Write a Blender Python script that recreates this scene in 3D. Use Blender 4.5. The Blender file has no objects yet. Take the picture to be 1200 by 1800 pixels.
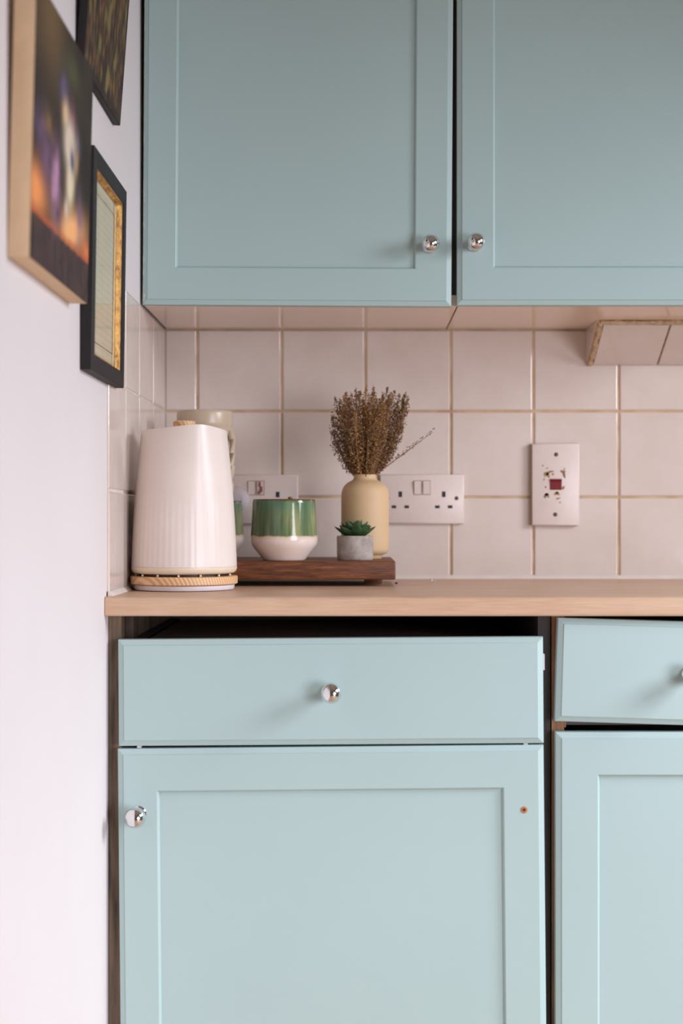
import bpy, bmesh, math, random
from mathutils import Vector, Matrix, noise as mnoise

R = math.radians
scene = bpy.context.scene
C = scene.collection

# ------------------------------------------------------------------ camera, world, lights, exposure
# Real metres. The tiled back wall is the plane Y = 0, the worktop is 0.90 m above the floor.
CAM_Z = 1.002
cam_d = bpy.data.cameras.new('camera')
cam = bpy.data.objects.new('camera', cam_d)
C.objects.link(cam)
cam.location = (0.0, -2.5, CAM_Z)
cam.rotation_euler = (R(90), 0, 0)
cam_d.sensor_fit = 'VERTICAL'
cam_d.sensor_height = 36.0
cam_d.lens = 50.0
cam_d.shift_x = -20 / 1800
cam_d.shift_y = 16 / 1800
cam_d.clip_start = 0.05
cam_d.dof.use_dof = True
cam_d.dof.focus_distance = 2.05
cam_d.dof.aperture_fstop = 3.4
scene.camera = cam

world = bpy.data.worlds.new('world')
scene.world = world
world.use_nodes = True
bg = world.node_tree.nodes['Background']
bg.inputs[0].default_value = (1.0, 0.91, 0.77, 1)
bg.inputs[1].default_value = 0.105


def area(name, loc, target, sx, sy, power, col, spread=180):
    d = bpy.data.lights.new(name, 'AREA')
    d.shape = 'RECTANGLE'
    d.size, d.size_y = sx, sy
    d.energy = power
    d.color = col
    d.spread = R(spread)
    o = bpy.data.objects.new(name, d)
    C.objects.link(o)
    o.location = loc
    o.rotation_euler = (Vector(target) - Vector(loc)).to_track_quat('-Z', 'Z').to_euler()
    return o


area('window_daylight', (1.9, -1.22, 1.60), (-0.35, -0.65, 0.05), 0.65, 0.7, 15.5, (0.87, 0.90, 1.0), 100)
area('garden_door_daylight', (2.1, -3.3, 0.75), (-0.2, -0.6, -0.10), 1.3, 1.3, 18.5, (0.89, 0.90, 1.0), 80)

vs = scene.view_settings
vs.view_transform = 'Standard'
vs.look = 'None'
vs.exposure = 0.0
vs.gamma = 1.0
vs.use_curve_mapping = False

# ------------------------------------------------------------------ helpers
MM = 0.001


def S(v):
    v /= 255.0
    return v / 12.92 if v <= 0.04045 else ((v + 0.055) / 1.055) ** 2.4


def rgb(r, g, b):
    return (S(r), S(g), S(b), 1.0)


def W(x, d, z):
    """millimetres: right of camera axis, out from the back wall, above camera height -> metres"""
    return Vector((x * MM, -d * MM, CAM_Z + z * MM))


class Nodes:
    def __init__(self, name):
        self.m = bpy.data.materials.new(name)
        self.m.use_nodes = True
        self.t = self.m.node_tree
        self.b = self.t.nodes['Principled BSDF']

    def n(self, kind, **kw):
        nd = self.t.nodes.new(kind)
        for k, v in kw.items():
            if k.startswith('i_'):
                nd.inputs[k[2:].replace('_', ' ')].default_value = v
            else:
                setattr(nd, k, v)
        return nd

    def l(self, a, b):
        self.t.links.new(a, b)

    def set(self, **kw):
        for k, v in kw.items():
            self.b.inputs[k.replace('_', ' ')].default_value = v
        return self

    def coords(self, scale=(1, 1, 1), kind='Object', rot=(0, 0, 0)):
        tc = self.n('ShaderNodeTexCoord')
        mp = self.n('ShaderNodeMapping')
        mp.inputs['Scale'].default_value = scale
        mp.inputs['Rotation'].default_value = rot
        self.l(tc.outputs[kind], mp.inputs['Vector'])
        return mp.outputs[0]

    def world_coords(self, scale=(1, 1, 1)):
        g = self.n('ShaderNodeNewGeometry')
        mp = self.n('ShaderNodeMapping')
        mp.inputs['Scale'].default_value = scale
        self.l(g.outputs['Position'], mp.inputs['Vector'])
        return mp.outputs[0]

    def noise(self, vec, scale, detail=4, rough=0.55, dist=0.0):
        nd = self.n('ShaderNodeTexNoise')
        nd.inputs['Scale'].default_value = scale
        nd.inputs['Detail'].default_value = detail
        nd.inputs['Roughness'].default_value = rough
        nd.inputs['Distortion'].default_value = dist
        if vec is not None:
            self.l(vec, nd.inputs['Vector'])
        return nd.outputs['Fac']

    def ramp(self, fac, stops, interp='LINEAR'):
        nd = self.n('ShaderNodeValToRGB')
        r = nd.color_ramp
        r.interpolation = interp
        while len(r.elements) < len(stops):
            r.elements.new(0.5)
        for e, (p, c) in zip(r.elements, stops):
            e.position = p
            e.color = c
        self.l(fac, nd.inputs[0])
        return nd.outputs[0]

    def mix(self, fac, a, b, blend='MIX'):
        nd = self.n('ShaderNodeMix', data_type='RGBA', blend_type=blend)
        for val, sock in ((fac, nd.inputs[0]), (a, nd.inputs[6]), (b, nd.inputs[7])):
            if hasattr(val, 'is_linked'):
                self.l(val, sock)
            else:
                sock.default_value = val
        return nd.outputs[2]

    def color(self, out):
        self.l(out, self.b.inputs['Base Color'])
        return self

    def bump(self, fac, strength=0.1, dist=0.001):
        nd = self.n('ShaderNodeBump')
        nd.inputs['Strength'].default_value = strength
        nd.inputs['Distance'].default_value = dist
        self.l(fac, nd.inputs['Height'])
        self.l(nd.outputs[0], self.b.inputs['Normal'])
        return self


def plain(name, col, rough=0.5, metal=0.0, vary=0.06, scale=60, bump=0.0, spec=0.5):
    N = Nodes(name)
    N.set(Roughness=rough, Metallic=metal, Specular_IOR_Level=spec)
    f = N.noise(N.coords(), scale)
    dark = tuple(c * (1 - vary) for c in col[:3]) + (1,)
    lite = tuple(min(1, c * (1 + vary)) for c in col[:3]) + (1,)
    N.color(N.ramp(f, [(0.3, dark), (0.7, lite)]))
    if bump:
        N.bump(f, bump)
    return N.m


M = {}


def make_materials():
    # painted doors: pale blue-green eggshell with faint brush relief
    N = Nodes('blue_green_paint')
    N.set(Roughness=0.42, Specular_IOR_Level=0.45)
    f = N.noise(N.world_coords((1, 1, 1)), 3.0, 3)
    N.color(N.ramp(f, [(0.3, rgb(170, 192, 190)), (0.7, rgb(174, 196, 194))]))
    g = N.noise(N.world_coords((160, 160, 14)), 6.0, 3)
    N.bump(g, 0.04, 0.0006)
    M['paint'] = N.m
    # the same paint, chipped to white along one edge
    N = Nodes('chipped_blue_green_paint')
    N.set(Roughness=0.42, Specular_IOR_Level=0.45)
    tc = N.n('ShaderNodeTexCoord')
    sp = N.n('ShaderNodeSeparateXYZ')
    N.l(tc.outputs['Object'], sp.inputs[0])
    nz = N.noise(N.coords((1, 1, 0.35)), 170, 4, 0.6)
    # chips sit within 5 mm of the left edge (local x = 0)
    edge = N.n('ShaderNodeMapRange')
    edge.inputs[1].default_value, edge.inputs[2].default_value = 0.0, 0.006
    edge.inputs[3].default_value, edge.inputs[4].default_value = 0.115, -0.17
    N.l(sp.outputs[0], edge.inputs[0])
    ad = N.n('ShaderNodeMath', operation='ADD')
    N.l(nz, ad.inputs[0]); N.l(edge.outputs[0], ad.inputs[1])
    gt = N.n('ShaderNodeMath', operation='GREATER_THAN')
    gt.inputs[1].default_value = 0.63
    N.l(ad.outputs[0], gt.inputs[0])
    f = N.noise(N.world_coords((1, 1, 1)), 3.0, 3)
    base = N.ramp(f, [(0.3, rgb(170, 192, 190)), (0.7, rgb(174, 196, 194))])
    N.color(N.mix(gt.outputs[0], base, rgb(214, 216, 206)))
    g = N.noise(N.world_coords((160, 160, 14)), 6.0, 3)
    N.bump(g, 0.04, 0.0006)
    M['paint_chipped'] = N.m
    # white plaster
    N = Nodes('white_plaster')
    N.set(Roughness=0.75)
    f = N.noise(N.world_coords(), 2.5, 4)
    N.color(N.ramp(f, [(0.3, rgb(217, 209, 208)), (0.7, rgb(223, 215, 214))]))
    N.bump(N.noise(N.world_coords(), 45, 5), 0.10, 0.002)
    M['plaster'] = N.m
    # grout
    N = Nodes('beige_grout')
    N.set(Roughness=0.9)
    f = N.noise(N.world_coords(), 22, 5)
    N.color(N.ramp(f, [(0.25, rgb(168, 138, 106)), (0.5, rgb(198, 170, 134)), (0.75, rgb(214, 194, 166))]))
    M['grout'] = N.m
    N = Nodes('white_grout')
    N.set(Roughness=0.9)
    f = N.noise(N.world_coords(), 22, 5)
    N.color(N.ramp(f, [(0.3, rgb(198, 184, 170)), (0.7, rgb(212, 200, 188))]))
    M['grout_white'] = N.m
    # glazed tile with faint hand-made waviness
    N = Nodes('white_glazed_tile')
    N.set(Roughness=0.10, Specular_IOR_Level=0.5)
    f = N.noise(N.world_coords(), 9, 4, 0.6)
    N.color(N.ramp(f, [(0.3, rgb(214, 198, 188)), (0.7, rgb(223, 209, 201))]))
    N.bump(N.noise(N.world_coords(), 28, 3, 0.5), 0.14, 0.0022)
    M['tile'] = N.m
    # beech laminate
    N = Nodes('beech_laminate')
    N.set(Roughness=0.38)
    a = N.noise(N.world_coords((5, 60, 90)), 4, 6, 0.65, 0.4)
    base = N.ramp(a, [(0.25, rgb(186, 148, 118)), (0.5, rgb(204, 169, 140)), (0.75, rgb(216, 184, 157))])
    b = N.noise(N.world_coords((2, 6, 10)), 2.5, 3)
    N.color(N.mix(0.35, base, N.ramp(b, [(0.35, rgb(192, 152, 122)), (0.65, rgb(218, 189, 162))])))
    N.bump(a, 0.03, 0.0005)
    M['beech'] = N.m
    # dark walnut board
    N = Nodes('dark_walnut')
    N.set(Roughness=0.5)
    a = N.noise(N.coords((8, 55, 95)), 3, 7, 0.7, 0.8)
    N.color(N.ramp(a, [(0.28, rgb(54, 26, 12)), (0.5, rgb(104, 56, 26)), (0.72, rgb(146, 88, 44))]))
    N.bump(a, 0.25, 0.001)
    M['walnut'] = N.m
    # pale pine with end grain stripes
    N = Nodes('striped_pine')
    N.set(Roughness=0.45)
    w = N.n('ShaderNodeTexWave', wave_type='BANDS', bands_direction='DIAGONAL')
    w.inputs['Scale'].default_value = 95
    w.inputs['Distortion'].default_value = 2.2
    w.inputs['Detail'].default_value = 3
    w.inputs['Detail Scale'].default_value = 0.6
    N.l(N.coords((1, 1, 0.55)), w.inputs['Vector'])
    N.color(N.ramp(w.outputs['Fac'], [(0.1, rgb(206, 156, 106)), (0.5, rgb(224, 180, 132)), (0.9, rgb(232, 194, 150))]))
    M['pine'] = N.m
    # cabinet innards
    N = Nodes('brown_chipboard_edge')
    N.set(Roughness=0.7)
    a = N.noise(N.world_coords((30, 30, 3)), 5, 5)
    N.color(N.ramp(a, [(0.3, rgb(128, 86, 58)), (0.7, rgb(172, 122, 88))]))
    M['brown'] = N.m
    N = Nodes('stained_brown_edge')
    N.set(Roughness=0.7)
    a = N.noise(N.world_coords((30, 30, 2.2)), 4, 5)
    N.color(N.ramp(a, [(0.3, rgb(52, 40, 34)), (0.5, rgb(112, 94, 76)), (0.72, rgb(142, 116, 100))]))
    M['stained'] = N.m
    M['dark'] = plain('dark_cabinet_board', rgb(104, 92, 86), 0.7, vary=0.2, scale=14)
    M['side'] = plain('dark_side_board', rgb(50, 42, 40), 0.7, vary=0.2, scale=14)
    M['underside'] = plain('pinkish_cream_laminate', rgb(244, 222, 204), 0.14, vary=0.03, scale=5)
    M['gapboard'] = plain('dark_brown_board', rgb(66, 52, 44), 0.7, vary=0.15, scale=20)
    N = Nodes('chrome')
    N.set(Metallic=1.0, Roughness=0.05)
    N.color(N.ramp(N.noise(N.coords(), 30), [(0.3, rgb(226, 224, 224)), (0.7, rgb(236, 235, 236))]))
    M['chrome'] = N.m
    M['white_plastic'] = plain('white_plastic', rgb(222, 206, 198), 0.35, vary=0.03)
    M['bright_plastic'] = plain('bright_white_plastic', rgb(226, 220, 224), 0.3, vary=0.03)
    M['plate_edge'] = plain('grubby_plate_edge', rgb(160, 132, 108), 0.6, vary=0.15)
    M['socket_hole'] = plain('dark_socket_hole', rgb(30, 40, 36), 0.6)
    M['screw'] = plain('dull_screw', rgb(92, 70, 60), 0.5, 0.4)
    M['red'] = plain('red_switch_plastic', rgb(112, 18, 24), 0.3, vary=0.2, scale=30)
    M['red_stain'] = plain('worn_red_marking', rgb(140, 72, 66), 0.5, vary=0.3, scale=200)
    M['leaf_print'] = plain('olive_leaf_print', rgb(150, 120, 66), 0.5, vary=0.3, scale=200)
    M['rust_print'] = plain('rust_flower_print', rgb(160, 108, 86), 0.5, vary=0.25, scale=200)
    # kettle enamel
    N = Nodes('cream_white_enamel')
    N.set(Roughness=0.32, Specular_IOR_Level=0.4)
    N.color(N.ramp(N.noise(N.coords(), 20), [(0.3, rgb(224, 210, 201)), (0.7, rgb(228, 215, 206))]))
    M['enamel'] = N.m
    M['kettle_cream'] = plain('cream_plastic', rgb(226, 208, 184), 0.35, vary=0.03)
    M['kettle_dark'] = plain('dark_kettle_underside', rgb(40, 32, 30), 0.5)
    M['jug'] = plain('cream_stoneware', rgb(190, 170, 146), 0.3, vary=0.05, scale=40)
    # two-tone pots: local z 0..0.095
    N = Nodes('green_over_cream_glaze')
    N.set(Roughness=0.09, Specular_IOR_Level=0.4)
    tc = N.n('ShaderNodeTexCoord')
    sp = N.n('ShaderNodeSeparateXYZ')
    N.l(tc.outputs['Object'], sp.inputs[0])
    drip = N.noise(N.coords((1, 1, 0.10)), 70, 3)
    mr = N.n('ShaderNodeMath', operation='MULTIPLY_ADD')
    mr.inputs[1].default_value = 0.006
    N.l(drip, mr.inputs[0]); N.l(sp.outputs[2], mr.inputs[2])
    sc_ = N.n('ShaderNodeMath', operation='DIVIDE')
    sc_.inputs[1].default_value = 0.1
    N.l(mr.outputs[0], sc_.inputs[0])
    streak = N.ramp(N.noise(N.coords((1, 1, 0.08)), 55, 4, 0.6),
                    [(0.32, rgb(62, 82, 60)), (0.5, rgb(98, 116, 82)), (0.68, rgb(146, 148, 104))])
    rimc = N.ramp(N.noise(N.coords((1, 1, 0.2)), 60, 3), [(0.3, rgb(62, 78, 60)), (0.7, rgb(88, 140, 110))])
    topf = N.ramp(sc_.outputs[0], [(0.72, (0, 0, 0, 1)), (0.96, (0.75, 0.75, 0.75, 1))])
    green = N.mix(topf, streak, rimc)
    lower = N.ramp(sc_.outputs[0], [(0.36, rgb(222, 203, 192)), (0.41, rgb(210, 186, 156))])
    sel = N.ramp(sc_.outputs[0], [(0.405, (0, 0, 0, 1)), (0.425, (1, 1, 1, 1))])
    c1 = N.mix(sel, lower, green)
    rim = N.ramp(sc_.outputs[0], [(0.955, (0, 0, 0, 1)), (0.972, (1, 1, 1, 1))])
    N.color(N.mix(rim, c1, rgb(104, 74, 48)))
    M['glaze'] = N.m
    M['pot_lid'] = plain('brown_wood_lid', rgb(120, 84, 54), 0.5, vary=0.2)
    M['vase'] = plain('matt_cream_ceramic', rgb(202, 170, 130), 0.6, vary=0.03, scale=25)
    N = Nodes('grey_concrete')
    N.set(Roughness=0.9)
    f = N.noise(N.coords(), 55, 6, 0.65)
    N.color(N.ramp(f, [(0.3, rgb(128, 116, 108)), (0.5, rgb(160, 148, 140)), (0.7, rgb(178, 168, 160))]))
    N.bump(f, 0.4, 0.001)
    M['concrete'] = N.m
    N = Nodes('dark_green_leaf')
    N.set(Roughness=0.45)
    f = N.noise(N.coords(), 60, 3)
    N.color(N.ramp(f, [(0.3, rgb(30, 52, 32)), (0.7, rgb(54, 84, 46))]))
    M['leaf'] = N.m
    M['soil'] = plain('dark_soil', rgb(60, 48, 38), 0.9, vary=0.3, scale=200, bump=0.5)
    # dried flowers: colour differs from spray to spray
    N = Nodes('dried_seed_heads')
    N.set(Roughness=0.85)
    oi = N.n('ShaderNodeObjectInfo')
    c = N.ramp(oi.outputs['Random'], [(0.0, rgb(96, 62, 50)), (0.35, rgb(128, 92, 60)), (0.6, rgb(170, 124, 68)),
                                      (0.85, rgb(112, 80, 62)), (1.0, rgb(148, 112, 84))])
    f = N.noise(N.world_coords(), 260, 2)
    N.color(N.mix(0.45, c, N.ramp(f, [(0.35, rgb(76, 52, 38)), (0.65, rgb(204, 158, 100))]), 'MIX'))
    M['seed'] = N.m
    M['stem'] = plain('dry_stem', rgb(104, 84, 52), 0.8, vary=0.25, scale=120)
    # picture parts
    M['canvas_edge'] = plain('raw_wood_block_edge', rgb(224, 190, 152), 0.7, vary=0.06, scale=40)
    N = Nodes('painted_canvas_print')
    N.set(Roughness=0.75, Specular_IOR_Level=0.3)
    at = N.n('ShaderNodeVertexColor', layer_name='print')
    N.color(at.outputs[0])
    M['print'] = N.m
    M['black_frame'] = plain('black_frame_wood', rgb(38, 34, 35), 0.6, vary=0.15, scale=40, spec=0.3)
    N = Nodes('worn_gilt')
    N.set(Roughness=0.5, Metallic=0.35)
    f = N.noise(N.coords((1, 0.4, 0.4)), 190, 4, 0.7)
    N.color(N.ramp(f, [(0.36, rgb(96, 66, 30)), (0.46, rgb(170, 122, 54)), (0.70, rgb(216, 168, 88))]))
    M['gilt'] = N.m
    N = Nodes('aged_script_paper')
    N.set(Roughness=0.7)
    tc = N.n('ShaderNodeTexCoord')
    sp = N.n('ShaderNodeSeparateXYZ')
    N.l(tc.outputs['Object'], sp.inputs[0])
    rows = N.n('ShaderNodeMath', operation='MULTIPLY'); rows.inputs[1].default_value = 2 * math.pi / 0.009
    N.l(sp.outputs[2], rows.inputs[0])
    sn = N.n('ShaderNodeMath', operation='SINE'); N.l(rows.outputs[0], sn.inputs[0])
    scr = N.noise(N.coords((1, 380, 300)), 1.0, 3, 0.6)
    ad = N.n('ShaderNodeMath', operation='MULTIPLY_ADD'); ad.inputs[1].default_value = 0.25
    N.l(sn.outputs[0], ad.inputs[0]); N.l(scr, ad.inputs[2])
    ink = N.ramp(ad.outputs[0], [(0.66, (0, 0, 0, 1)), (0.76, (0.22, 0.22, 0.22, 1))])
    pap = N.ramp(N.noise(N.coords(), 8, 3), [(0.3, rgb(198, 186, 150)), (0.7, rgb(216, 202, 168))])
    N.color(N.mix(ink, pap, rgb(84, 84, 72)))
    M['script'] = N.m
    N = Nodes('picture_glass')
    N.t.nodes.remove(N.b)
    out = N.t.nodes['Material Output']
    tr = N.n('ShaderNodeBsdfTransparent')
    gl = N.n('ShaderNodeBsdfGlossy'); gl.inputs['Roughness'].default_value = 0.03
    fr = N.n('ShaderNodeFresnel'); fr.inputs['IOR'].default_value = 1.45
    mx = N.n('ShaderNodeMixShader')
    ge = N.n('ShaderNodeNewGeometry')
    ff = N.n('ShaderNodeMath', operation='SUBTRACT', use_clamp=True)   # only the outer face of the thin pane reflects
    N.l(fr.outputs[0], ff.inputs[0]); N.l(ge.outputs['Backfacing'], ff.inputs[1])
    N.l(ff.outputs[0], mx.inputs[0]); N.l(tr.outputs[0], mx.inputs[1]); N.l(gl.outputs[0], mx.inputs[2])
    N.l(mx.outputs[0], out.inputs['Surface'])
    M['glass'] = N.m
    M['caulk'] = plain('white_sealant', rgb(226, 214, 204), 0.5, vary=0.05, scale=30)
    M['adhesive'] = plain('crumbling_tile_adhesive', rgb(198, 168, 134), 0.95, vary=0.3, scale=120, bump=0.8)
    M['floor'] = None
    N = Nodes('oak_floor')
    N.set(Roughness=0.5)
    a = N.noise(N.world_coords((40, 4, 1)), 3, 5)
    N.color(N.ramp(a, [(0.3, rgb(176, 140, 108)), (0.7, rgb(206, 172, 138))]))
    M['floor'] = N.m
    M['ceiling'] = plain('white_ceiling', rgb(232, 226, 220), 0.8, vary=0.02, scale=3)


make_materials()


def tag(o, label=None, cat=None, group=None, kind=None):
    if label: o['label'] = label
    if cat: o['category'] = cat
    if group: o['group'] = group
    if kind: o['kind'] = kind
    return o


def link_mesh(name, me, mat, parent=None, loc=(0, 0, 0), rot=None, scl=None):
    if mat is not None and not me.materials:
        me.materials.append(mat)
    o = bpy.data.objects.new(name, me)
    C.objects.link(o)
    o.location = loc
    if rot is not None: o.rotation_euler = rot
    if scl is not None: o.scale = scl
    o.parent = parent
    return o


def obj(name, bm, mat, parent=None, loc=(0, 0, 0), rot=None, smooth=35):
    me = bpy.data.meshes.new(name)
    bmesh.ops.recalc_face_normals(bm, faces=bm.faces)
    bm.to_mesh(me)
    bm.free()
    if smooth:
        for p in me.polygons: p.use_smooth = True
        me.set_sharp_from_angle(angle=R(smooth))
    return link_mesh(name, me, mat, parent, loc, rot)


def thing(name, loc, label, cat, group=None, rot=None):
    o = bpy.data.objects.new(name, None)
    o.empty_display_size = 0.05
    C.objects.link(o)
    o.location = loc
    if rot is not None: o.rotation_euler = rot
    return tag(o, label, cat, group)


def box(bm, x0, x1, y0, y1, z0, z1, bevel=0.0, seg=1):
    """box in metres; returns nothing, adds to bm"""
    t = bmesh.new()
    bmesh.ops.create_cube(t, size=1.0)
    for v in t.verts:
        v.co = Vector(((x0 + x1) / 2 + v.co.x * (x1 - x0), (y0 + y1) / 2 + v.co.y * (y1 - y0),
                       (z0 + z1) / 2 + v.co.z * (z1 - z0)))
    if bevel > 0:
        bmesh.ops.bevel(t, geom=list(t.edges), offset=bevel, segments=seg, profile=0.5, affect='EDGES')
    me = bpy.data.meshes.new('t')
    t.to_mesh(me); t.free()
    bm.from_mesh(me)
    bpy.data.meshes.remove(me)


def bxo(name, mat, parent, x0, x1, y0, y1, z0, z1, bevel=0.0, seg=2, **kw):
    bm = bmesh.new()
    box(bm, x0, x1, y0, y1, z0, z1, bevel, seg)
    return obj(name, bm, mat, parent, **kw)


def lathe(bm, prof, n=48, fn=None, cap=True):
    """prof: list of (r, z) in metres. fn(theta, r, z) -> (r, z)"""
    rings = []
    for r, z in prof:
        if r <= 1e-7:
            rings.append([bm.verts.new((0, 0, z))])
            continue
        ring = []
        for i in range(n):
            a = 2 * math.pi * i / n
            rr, zz = fn(a, r, z) if fn else (r, z)
            ring.append(bm.verts.new((rr * math.cos(a), rr * math.sin(a), zz)))
        rings.append(ring)
    for a, b in zip(rings, rings[1:]):
        if len(a) == 1 and len(b) == 1: continue
        if len(a) == 1:
            for i in range(n): bm.faces.new((a[0], b[i], b[(i + 1) % n]))
        elif len(b) == 1:
            for i in range(n): bm.faces.new((a[i], a[(i + 1) % n], b[0]))
        else:
            for i in range(n): bm.faces.new((a[i], a[(i + 1) % n], b[(i + 1) % n], b[i]))
    if cap:
        if len(rings[0]) > 1: bm.faces.new(list(reversed(rings[0])))
        if len(rings[-1]) > 1: bm.faces.new(rings[-1])


def tube(bm, pts, rad, n=8):
    """round tube along points; rad number or list"""
    pts = [Vector(p) for p in pts]
    rings = []
    up = Vector((0, 0, 1))
    for i, p in enumerate(pts):
        t = (pts[min(i + 1, len(pts) - 1)] - pts[max(i - 1, 0)]).normalized()
        a = t.cross(up)
        if a.length < 1e-4: a = t.cross(Vector((1, 0, 0)))
        a.normalize()
        b = t.cross(a).normalized()
        r = rad[i] if isinstance(rad, (list, tuple)) else rad
        rings.append([bm.verts.new(p + (a * math.cos(2 * math.pi * k / n) + b * math.sin(2 * math.pi * k / n)) * r)
                      for k in range(n)])
    for x, y in zip(rings, rings[1:]):
        for k in range(n):
            bm.faces.new((x[k], x[(k + 1) % n], y[(k + 1) % n], y[k]))
    bm.faces.new(list(reversed(rings[0])))
    bm.faces.new(rings[-1])


def loops(bm, rects):
    """bridge successive rectangles (x0,x1,z0,z1,y)"""
    vs_ = []
    for x0, x1, z0, z1, y in rects:
        vs_.append([bm.verts.new((x0, y, z0)), bm.verts.new((x1, y, z0)), bm.verts.new((x1, y, z1)), bm.verts.new((x0, y, z1))])
    for a, b in zip(vs_, vs_[1:]):
        for i in range(4):
            bm.faces.new((a[i], a[(i + 1) % 4], b[(i + 1) % 4], b[i]))
    return vs_


# ------------------------------------------------------------------ room shell
WT = -101.2      # worktop surface, mm from camera height
WALLX = -332   # plaster of the left wall
TILEX = -330   # face of the tiles on it
TZ = [WT, 42, 193, 337]
TX = [-330, -273, -125, 22, 172, 317, 467, 615, 763]
TD = [0, 152, 305, 437, 580]

bm = bmesh.new()
box(bm, -0.50, 1.6, 0.0012, 0.14, 0, 2.42)
wall_back = tag(obj('wall_back', bm, M['grout'], smooth=0), kind='structure')
bm = bmesh.new()
box(bm, -0.50, WALLX * MM, -2.25, 0.0035, 0, 2.42)
wall_left = tag(obj('wall_left', bm, M['plaster'], smooth=0), kind='structure')
bm = bmesh.new()
box(bm, -0.50, 1.6, -4.6, 0.14, -0.06, 0)
tag(obj('floor', bm, M['floor'], smooth=0), kind='structure')
bm = bmesh.new()
box(bm, -0.50, 1.6, -4.6, 0.14, 2.42, 2.5)
tag(obj('ceiling', bm, M['ceiling'], smooth=0), kind='structure')

tile_cache = {}
rnd = random.Random(4)


def tile_mesh(w, h, t):
    k = (round(w), round(h), round(t))
    if k not in tile_cache:
        b = bmesh.new()
        W2, H2, T = w * MM / 2, h * MM / 2, t * MM
        v = loops(b, [(-W2, W2, -H2, H2, 0), (-W2, W2, -H2, H2, -T + .0016),
                      (-W2 + .0008, W2 - .0008, -H2 + .0008, H2 - .0008, -T + .0006),
                      (-W2 + .0024, W2 - .0024, -H2 + .0024, H2 - .0024, -T)])
        b.faces.new(v[0]); b.faces.new(v[-1])
        bmesh.ops.recalc_face_normals(b, faces=b.faces)
        me = bpy.data.meshes.new('tile')
        b.to_mesh(me); b.free()
        for p in me.polygons: p.use_smooth = True
        me.set_sharp_from_angle(angle=R(14))
        me.materials.append(M['tile'])
        tile_cache[k] = me
    return tile_cache[k]


G = 4.2  # grout joint
for j in range(3):
    for i in range(len(TX) - 1):
        x0, x1, z0, z1 = TX[i] + G / 2, TX[i + 1] - G / 2, TZ[j] + G / 2, TZ[j + 1] - G / 2
        if j == 0: z0 = TZ[0]
        if i == 0: x0 = TX[0] + .5
        c = W((x0 + x1) / 2, -3.5, (z0 + z1) / 2)
        o = link_mesh('tile', tile_mesh(x1 - x0, z1 - z0, 4.6), None, wall_back, c)
        o.rotation_euler = (R(rnd.uniform(-.18, .18)), R(rnd.uniform(-.12, .12)), R(rnd.uniform(-.22, .22)))
# tiles on the left wall, laid on a white grout bed
bm = bmesh.new()
box(bm, WALLX * MM, WALLX * MM + .0012, -.5795, 0.0011, CAM_Z + TZ[0] * MM, CAM_Z + TZ[3] * MM)
obj('grout_bed', bm, M['grout_white'], wall_left, smooth=0)
for j in range(3):
    for i in range(4):
        d0, d1, z0, z1 = TD[i] + 1.6, TD[i + 1] - 1.6, TZ[j] + 1.8, TZ[j + 1] - 1.8
        if j == 0: z0 = TZ[0]
        c = W(WALLX + .5, (d0 + d1) / 2, (z0 + z1) / 2)
        o = link_mesh('tile', tile_mesh(d1 - d0, z1 - z0, 2.6), None, wall_left, c)
        o.rotation_euler = (R(rnd.uniform(-.1, .1)), R(rnd.uniform(-.1, .1)), R(90 + rnd.uniform(-.15, .15)))

# sealant bead between tiles and worktop
bm = bmesh.new()
pts = [(0, 0), (0, .0065), (.002, .005), (.005, .002), (.0065, 0)]
va = [bm.verts.new((-.330, -.0012 - y, CAM_Z + WT * MM + z)) for y, z in pts]
vb = [bm.verts.new((1.15, -.0012 - y, CAM_Z + WT * MM + z)) for y, z in pts]
for a in range(len(pts)):
    bm.faces.new((va[a], va[(a + 1) % len(pts)], vb[(a + 1) % len(pts)], vb[a]))
bm.faces.new(va); bm.faces.new(list(reversed(vb)))
tag(obj('trim_1', bm, M['caulk'], smooth=60), kind='structure')
bm = bmesh.new()
va = [bm.verts.new((-.3296 + y, -.008, CAM_Z + WT * MM + z)) for y, z in pts]
vb = [bm.verts.new((-.3296 + y, -.585, CAM_Z + WT * MM + z)) for y, z in pts]
for a in range(len(pts)):
    bm.faces.new((va[a], va[(a + 1) % len(pts)], vb[(a + 1) % len(pts)], vb[a]))
bm.faces.new(va); bm.faces.new(list(reversed(vb)))
tag(obj('trim_2', bm, M['caulk'], smooth=60), kind='structure')

# boxed-in tiled ledge under the right wall cabinet: sloping front, tiled end
ledge = thing('tiled_ledge', W(700, 60, 276), 'sloping tiled boxing tucked under the right-hand wall cabinet', 'ledge')
LO = Vector(W(700, 60, 276))


def prism(bm, tri, x0, x1):
    a = [bm.verts.new(W(x0, d, z) - LO) for d, z in tri]
    b = [bm.verts.new(W(x1, d, z) - LO) for d, z in tri]
    n = len(tri)
    for i in range(n): bm.faces.new((a[i], a[(i + 1) % n], b[(i + 1) % n], b[i]))
    bm.faces.new(a); bm.faces.new(list(reversed(b)))


bm = bmesh.new()
prism(bm, [(2, 277), (2, 336.5), (112, 336.5)], 412, 985)
obj('ledge_core', bm, M['adhesive'], ledge, smooth=0)
# end tile (triangular) on the left
bm = bmesh.new()
a = [(1.5, 277), (1.5, 336.6), (114, 336.6)]
prism(bm, a, 409, 413.5)
bmesh.ops.bevel(bm, geom=list(bm.edges), offset=.0007, segments=1, affect='EDGES')
obj('end_tile', bm, M['tile'], ledge)
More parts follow.
